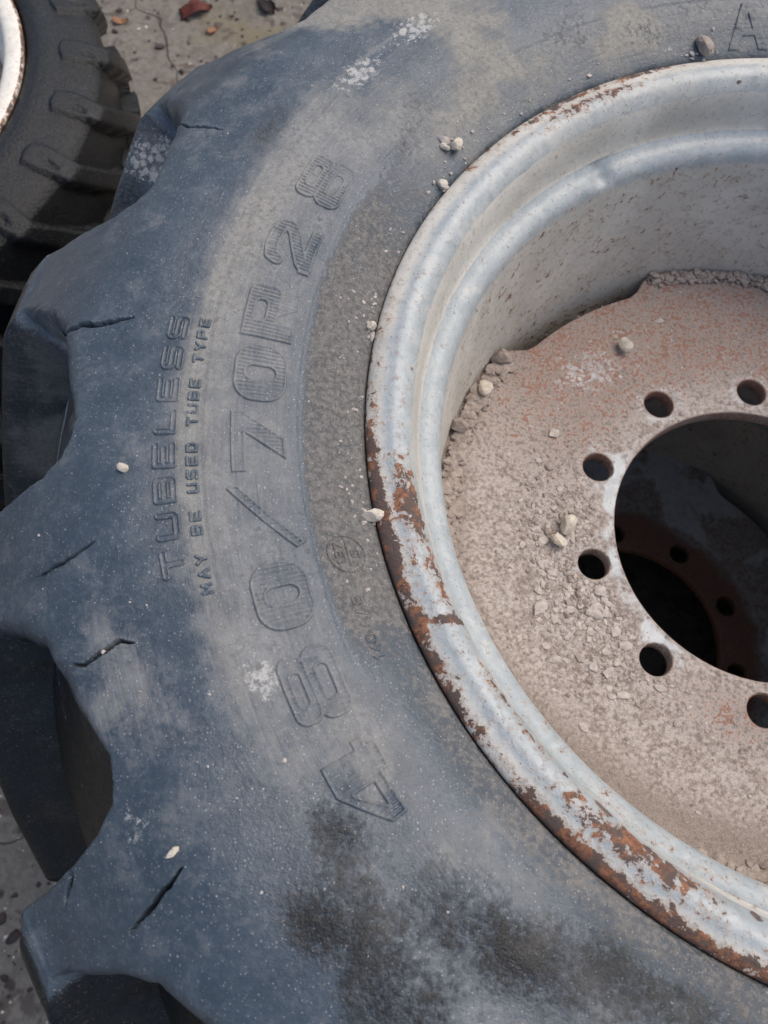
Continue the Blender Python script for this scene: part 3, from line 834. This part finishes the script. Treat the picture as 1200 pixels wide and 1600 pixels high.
# ------------------------------------------------------------------ the wheel underneath
low = obj('tractor_wheel', None, loc=(.026, .023, H - .457))
tag(low, 'tractor wheel underneath, its dark rusty disc seen through the centre hole', 'tractor wheel')
th2 = np.arange(0, 360, 1.0)
build_tyre('tyre', th2, np.concatenate([np.linspace(0, S_CORNER, 70), np.linspace(S_CORNER, S_END, 26)[1:]]), s2, RUB, low, False)
for src in (rim, disc):
    c = src.copy(); COL.objects.link(c); c.parent = low
    if src is disc:
        c.rotation_euler.z = math.radians(8)
        c.data = disc.data.copy()                 # its own rust: brown round the bore, grey paint further out
        me = c.data; co = np.empty(len(me.vertices) * 3, np.float32); me.vertices.foreach_get('co', co); co = co.reshape(-1, 3)
        r = np.hypot(co[:, 0], co[:, 1]); na = fbm(co[:, 0] * 18, co[:, 1] * 18, 171, 4)
        me.attributes['wear'].data.foreach_set('vector', np.stack([.75 - .5 * sst(r + .03 * (na - .5), .185, .205), .75 * sst(r, .185, .21) * sst(na, .35, .6), .1 + 0 * r], -1).astype(np.float32).ravel())

# ------------------------------------------------------------------ small wheels stacked beside
def build_small():
    NLs, P2 = 26, 360 / 26
    root = obj('small_wheel', None, loc=(0, 0, 0))
    L = np.array([(.322, -.02), (.3285, -.010), (.3315, -.002), (.338, .004), (.348, .007), (.360, .006), (.370, .003), (.3735, .0035), (.378, .0045), (.395, .000), (.412, -.006), (.428, -.013), (.4335, -.017), (.4365, -.024), (.442, -.045), (.449, -.08), (.454, -.115), (.456, -.13)])
    C = L.copy(); C[7:] = [(.3735, .0018), (.378, .0005), (.395, -.0050), (.411, -.0120), (.4205, -.020), (.4230, -.026), (.4245, -.035), (.4265, -.057), (.429, -.09), (.430, -.115), (.431, -.13)]
    u = np.linspace(0, len(L) - 1, 2001); lt, ct = catmull(L, u), catmull(C, u)
    ar = np.concatenate([[0], np.cumsum(np.hypot(*np.diff(lt, axis=0).T))])
    sc = ar[np.argmax(lt[:, 0] > .4335)]
    s = np.concatenate([np.linspace(0, sc, 80), np.linspace(sc, ar[-1], 30)[1:]])
    th = np.arange(0, 360, .5)
    T, Sx = np.meshgrid(th, s, indexing='ij')
    def half(T, Sx, ph0):
        r = np.interp(Sx, ar, lt[:, 0]); d = np.maximum(Sx - sc, 0)
        ph = np.mod(T - ph0 - np.degrees(d * .9 / .45) + P2 / 2, P2) - P2 / 2
        hw = np.interp(r, [.372, .378, .395, .43, .456], [.0, 2.6, 2.9, 2.2, 2.6])
        e = (hw - np.abs(ph + np.interp(r, [.378, .43], [0, -.8]))) * r * math.pi / 180
        m = sst(e, -.0012, .0022)
        rr = np.interp(Sx, ar, ct[:, 0]) * (1 - m) + np.interp(Sx, ar, lt[:, 0]) * m
        zz = np.interp(Sx, ar, ct[:, 1]) * (1 - m) + np.interp(Sx, ar, lt[:, 1]) * m
        # sunk slit in each pad and a stepped inner lozenge
        sl = np.hypot((ph + .15 + (r - .405) * 20) * r * math.pi / 180 / .0035, (r - .408) / .0115)
        zz = zz - .006 * np.clip(1 - sl ** 2, 0, 1)
        return rr, zz
    r1, z1 = half(T, Sx, .1)
    r2, z2 = half(T, Sx[:, ::-1], .1 + P2 / 2)
    r = np.concatenate([r1, r2[:, 1:]], 1); z = np.concatenate([z1, -.26 - z2[:, 1:]], 1)
    a = np.radians(T[:, :1])
    me = np_mesh('tyre', np.stack([r * np.cos(a), r * np.sin(a), z], -1).reshape(-1, 3), grid_faces(len(th), r.shape[1], True))
    obj('tyre', me, RUB2, root)
    rk = np.array([(.318, -.010), (.3265, -.007), (.329, -.002), (.3265, .0025), (.318, .0045), (.308, .003), (.302, -.004), (.300, -.02), (.302, -.045), (.29, -.055), (.285, -.08), (.283, -.13), (.285, -.18), (.29, -.205), (.302, -.215), (.304, -.24), (.308, -.252), (.314, -.259), (.3265, -.2615), (.329, -.258), (.318, -.25),
                   (.31, -.22), (.296, -.20), (.291, -.13), (.296, -.06), (.31, -.04), (.318, -.010)])
    pf = catmull(rk, np.linspace(0, len(rk) - 1, 130))
    def sw(th, r, z):
        na = fbm(np.radians(th) * 6, r * 50 + z * 30, 151, 4)
        rust = np.where((z > -.012) & (r > .3255), .62, .02) + np.where((z < -.03), .25, 0) + .2 * (na - .5)
        return np.stack([rust, .15 + .3 * (z < -.02), 0 * r], -1)
    revolve('rim', pf, np.arange(0, 360, 1.0), RIMC, root, sw, .0004)
    # centre plate
    rr = np.array([.08, .081, .12, .17, .20, .235, .2865, .2865, .235, .20, .12, .08, .08])
    zz = np.array([-.120, -.118, -.118, -.112, -.10, -.088, -.088, -.096, -.096, -.108, -.126, -.126, -.120])
    def dw(th, r, z): return np.stack([.35 + 0 * r, .3 + 0 * r, .2 + 0 * r], -1)
    revolve('wheel_disc', np.stack([rr, zz], -1), np.arange(0, 360, 2.0), DISC, root, dw, .0)
    return root
ZS = H - .300
sm = build_small()
sm.location = (-1.207, .537, ZS)
tag(sm, 'small dark wheel with pale rusty rim and block lugs beside the big tyre', 'small wheel', 'small wheels stacked beside the big tyre')
sm2 = sm.copy(); COL.objects.link(sm2)
sm2.location = (-1.185, .525, ZS - .2845); sm2.rotation_euler.z = math.radians(5)
sm2['label'] = 'small dark wheel at the bottom of the stack, under the one with the pale rim'
for ch in list(sm.children):
    c = ch.copy(); COL.objects.link(c); c.parent = sm2

# ------------------------------------------------------------------ stones, crumbs, leaves
def stone_mesh(name, rad, seed, flat=.75, sub=2):
    bm = bmesh.new(); bmesh.ops.create_icosphere(bm, subdivisions=sub, radius=rad)
    rs = np.random.default_rng(seed)
    dirs = rs.normal(size=(9, 3)); dirs /= np.linalg.norm(dirs, axis=1)[:, None]; off = rs.uniform(.50, .92, 9) * rad
    for v in bm.verts:
        c = np.array(v.co)
        for d, o in zip(dirs, off):
            k = c @ d
            if k > o: c = c - d * (k - o) * .92
        c += rs.normal(size=3) * rad * .035
        v.co = Vector((c[0] * (1 + .25 * (seed % 3)), c[1] * (.75 + .1 * (seed % 4)), c[2] * flat))
    lo = min(v.co.z for v in bm.verts)
    for v in bm.verts: v.co.z -= lo + rad * .06
    me = bpy.data.meshes.new(name); bm.to_mesh(me); bm.free()
    return me
def tyre_xyz(th, r):
    P, _, _ = tyre_point(np.array([th]), s_of_r(np.array([r])), False, False)
    return Vector(P[0])
stones = [
    (tyre_xyz(147.1, .4023), .0066, 'pale stone on the tyre bead where the rim rust is heaviest', 1),
    (tyre_xyz(148.3, .4075), .0034, 'tiny pale stone beside the bigger one by the rusty rim edge', 2),
    (tyre_xyz(152.0, .3915), .0050, 'pale stone wedged at the rim edge below the rusty stretch', 3),
    (tyre_xyz(108.0, .3955), .0092, 'lumpy clay coloured stone at the rim edge beside the raised letter A', 4),
    (tyre_xyz(196.3, .3905), .0062, 'tan stone wedged between tyre and rim beside the circled numbers', 5),
    (tyre_xyz(174.0, .3915), .0045, 'pale stone at the rim edge beside the raised letter R', 6),
    (tyre_xyz(191.5, .5448), .0036, 'white chip on the tyre beside the word TUBELESS', 7),
    (tyre_xyz(215.4, .5667), .0034, 'cream chip on the tyre shoulder beside a black slit', 8),
    (Vector((-.1265, .2005, ZD + .003)), .0090, 'pale angular stone alone on the rusty upper part of the wheel disc', 9),
    (Vector((-.2555, .1640, ZD + .006)), .0100, 'clay coloured stone at the disc edge where the open gap ends', 10),
    (Vector((-.273, .126, ZD + .006)), .0085, 'pale stone in the line of dirt along the disc edge', 11),
    (Vector((-.296, .080, ZD + .006)), .0105, 'tan clod in the line of dirt beside the rim', 12),
    (Vector((-.186, -.012, ZD + .003)), .0105, 'flat pale stone on the disc between two bolt holes', 13),
    (Vector((-.195, -.026, ZD + .003)), .0062, 'small pale chip next to the flat stone on the disc', 14),
]
for q, rad, lab, sd_ in stones:
    o = obj('stone', stone_mesh('stone', rad, sd_), STONE if sd_ not in (4, 10, 12) else SOIL)
    o.location = (q.x, q.y, q.z + H); o.rotation_euler.z = sd_ * 1.3
    tag(o, lab, 'stone', 'loose stones on the wheel')

def crumbs(name, pts, rads, mat, label, flat=.6):
    Vs, Fs = [], []
    base = []
    bm = bmesh.new(); bmesh.ops.create_icosphere(bm, subdivisions=1, radius=1.0)
    bv = np.array([v.co[:] for v in bm.verts]); bf = np.array([[v.index for v in f.verts] for f in bm.faces]); bm.free()
    for k, (q, rad) in enumerate(zip(pts, rads)):
        v = bv * (1 + rng.normal(size=(len(bv), 1)) * .22) * rad * np.array([1, rng.uniform(.55, 1), flat * rng.uniform(.5, 1.1)])
        a = rng.uniform(0, 6.28); ca, sa = math.cos(a), math.sin(a)
        v = np.stack([v[:, 0] * ca - v[:, 1] * sa, v[:, 0] * sa + v[:, 1] * ca, v[:, 2]], -1)
        Vs.append(v + q); Fs.append(bf + k * len(bv))
    me = np_mesh(name, np.concatenate(Vs), np.concatenate(Fs), False)
    return tag(obj(name, me, mat), label, 'soil', kind='stuff')
pts, rads = [], []
def put(th, r, rad, dz=0.0):
    if rad <= 0: return
    x, y = r * math.cos(math.radians(th)), r * math.sin(math.radians(th))
    for k in range(10):
        c = math.radians(PH0 + 36 * k)
        if math.hypot(x - R_PCD * math.cos(c), y - R_PCD * math.sin(c)) < R_HOLE + rad + .002: return
    if r < R_BORE + rad + .003: return
    pts.append((x, y, H + ZD + .004 * float(sst(np.array(r), .24, .31)) + rad * .22 + dz)); rads.append(rad)
for _ in range(1500):
    t = rng.normal(200, 20); r = .16 + abs(rng.normal(.030, .026))
    if r < .27: put(t, r, rng.gamma(1.1, .0007) + .0004)
for _ in range(900):
    put(rng.uniform(80, 290), rng.uniform(.15, .30), rng.gamma(1.0, .0004) + .0004)
for _ in range(1500):                                   # the line of dirt along the disc edge
    t = rng.uniform(146, 196); f = rng.beta(1.2, 2.2)
    if abs(t - 127) > 18: put(t, .3085 - .020 * f, rng.gamma(1.8, .0010) + .0009, .006 * (1 - f) * rng.uniform(0, 1))
for _ in range(900):
    t = rng.uniform(60, 109); f = rng.beta(1.1, 2.4)
    put(t, .3100 - .014 * f, rng.gamma(1.8, .0009) + .0008, .006 * (1 - f) * rng.uniform(0, 1))
for _ in range(260):
    put(rng.uniform(246, 275), .3085 - .016 * rng.beta(1.2, 2.2), rng.gamma(1.8, .0010) + .0009)
SOILPTS = (pts, rads)
crumbs('soil_crumbs', np.array(pts), rads, SOIL, 'dry soil crumbs strewn over the wheel disc', .42)

pts, rads = [], []
for _ in range(420):
    t = rng.normal(203, 17); r = .165 + abs(rng.normal(.028, .024))
    if r < .27: put(t, r, rng.gamma(1.5, .0011) + .0009)
for _ in range(90):
    put(rng.uniform(80, 270), rng.uniform(.18, .29), rng.gamma(1.3, .0008) + .0007)
crumbs('pale_flakes', np.array(pts), rads, FLAKE, 'flat pale flakes of dried clay on the wheel disc', .22)

def leaf(name, px, py, size, rot, mat, label, seed, lobes=5):
    rs = np.random.default_rng(seed); n = 40
    a = np.linspace(0, 2 * math.pi, n, endpoint=False)
    rad = size * (.60 + .28 * np.abs(np.cos(a * lobes / 2)) + .10 * rs.uniform(-1, 1, n)) * (1 - .25 * np.abs(np.sin(a)))
    V = [(0, 0, 0)]; rows = 4
    for k in range(1, rows + 1):
        for i in range(n): V.append((rad[i] * math.cos(a[i]) * k / rows, rad[i] * math.sin(a[i]) * k / rows * .7, 0))
    V = np.array(V)
    V[:, 2] = size * (.22 * (V[:, 1] / size) ** 2 * 2 + .12 * np.sin(V[:, 0] / size * 4 + seed) + .06 * np.sin(V[:, 1] / size * 9))
    bm = bmesh.new(); bv = [bm.verts.new(v) for v in V]
    for i in range(n):
        j = (i + 1) % n
        bm.faces.new((bv[0], bv[1 + i], bv[1 + j]))
        for k in range(rows - 1):
            bm.faces.new((bv[1 + k * n + i], bv[1 + (k + 1) * n + i], bv[1 + (k + 1) * n + j], bv[1 + k * n + j]))
    for f in bm.faces: f.smooth = True
    bmesh.ops.solidify(bm, geom=list(bm.faces), thickness=.0006)
    me = bpy.data.meshes.new(name); bm.to_mesh(me); bm.free()
    zmin = min(v.co.z for v in me.vertices)
    o = obj(name, me, mat)
    o.location = (px, py, float(ground_z(np.array(px), np.array(py))) - zmin + .001); o.rotation_euler.z = rot
    return tag(o, label, 'leaf', 'fallen leaves on the concrete')
def gpt(x, y, z=0.0):
    """point on the ground plane under a picture position (1200 x 1600)"""
    d = Matrix(CR) @ Vector(((x - 600) / 1330, -(y - 800) / 1330, -1))
    c = M4.translation; t = (z - c.z) / d.z
    return c.x + d.x * t, c.y + d.y * t
leaf('fallen_leaf', *gpt(303, 16), .052, .5, LEAFR, 'dull red leaf lying on the concrete', 1)
leaf('fallen_leaf', *gpt(415, 10), .042, 2.2, LEAFD, 'nearly black curled leaf on the concrete beside the big tyre', 2, 3)
leaf('fallen_leaf', *gpt(331, 46), .022, 1.0, LEAFO, 'small orange leaf fragment below the dull red leaf', 3, 3)
leaf('fallen_leaf', *gpt(186, 30), .024, .2, LEAFO, 'small tan leaf beside the small wheel', 4, 3)
leaf('fallen_leaf', *gpt(80, 1527), .020, 1.7, LEAFO, 'tan leaf scrap on the ground under a tyre lug', 5, 3)

# scattered litter on the concrete
def litter(name, n, mat, label, lo, hi, seed):
    global rng
    rng = np.random.default_rng(seed)
    P, R_ = [], []
    for _ in range(n):
        if rng.random() < .6: x, y = gpt(rng.uniform(150, 520), rng.uniform(-60, 190))
        else: x, y = gpt(rng.uniform(-40, 130), rng.uniform(1130, 1620))
        rad = rng.gamma(1.5, (hi - lo) / 3) + lo
        P.append((x, y, float(ground_z(np.array(x), np.array(y))) + rad * .2)); R_.append(rad)
    crumbs(name, np.array(P), R_, mat, label, .45)
litter('dark_litter', 260, LEAFD, 'dark crumbs and leaf bits scattered on the concrete', .0012, .0065, 11)
litter('pale_grit', 200, STONE, 'pale grit scattered on the concrete', .0008, .0028, 12)

# grit lying on the tyre, thickest along the bead
rng = np.random.default_rng(31)
P, R_ = [], []
def on_tyre(th, r, rad):
    q = tyre_xyz(th, r); P.append((q.x, q.y, q.z + H + rad * .15)); R_.append(rad)
for _ in range(120): on_tyre(rng.uniform(100, 205), .3905 + abs(rng.normal(0, .014)), rng.gamma(1.3, .0005) + .0004)
for tc, rc_ in ((147.1, .4023), (152, .392), (108, .3955), (196.3, .3915), (174, .392)):
    for _ in range(9): on_tyre(tc + rng.normal(0, .9), max(.3895, rc_ + rng.normal(0, .005)), rng.gamma(1.6, .0007) + .0004)
for _ in range(110): on_tyre(rng.uniform(140, 228), rng.uniform(.45, .605), rng.gamma(1.0, .0003) + .0003)
crumbs('pale_grit', np.array(P), R_, FLAKE, 'fine pale grit sprinkled over the tyre sidewall', .6)
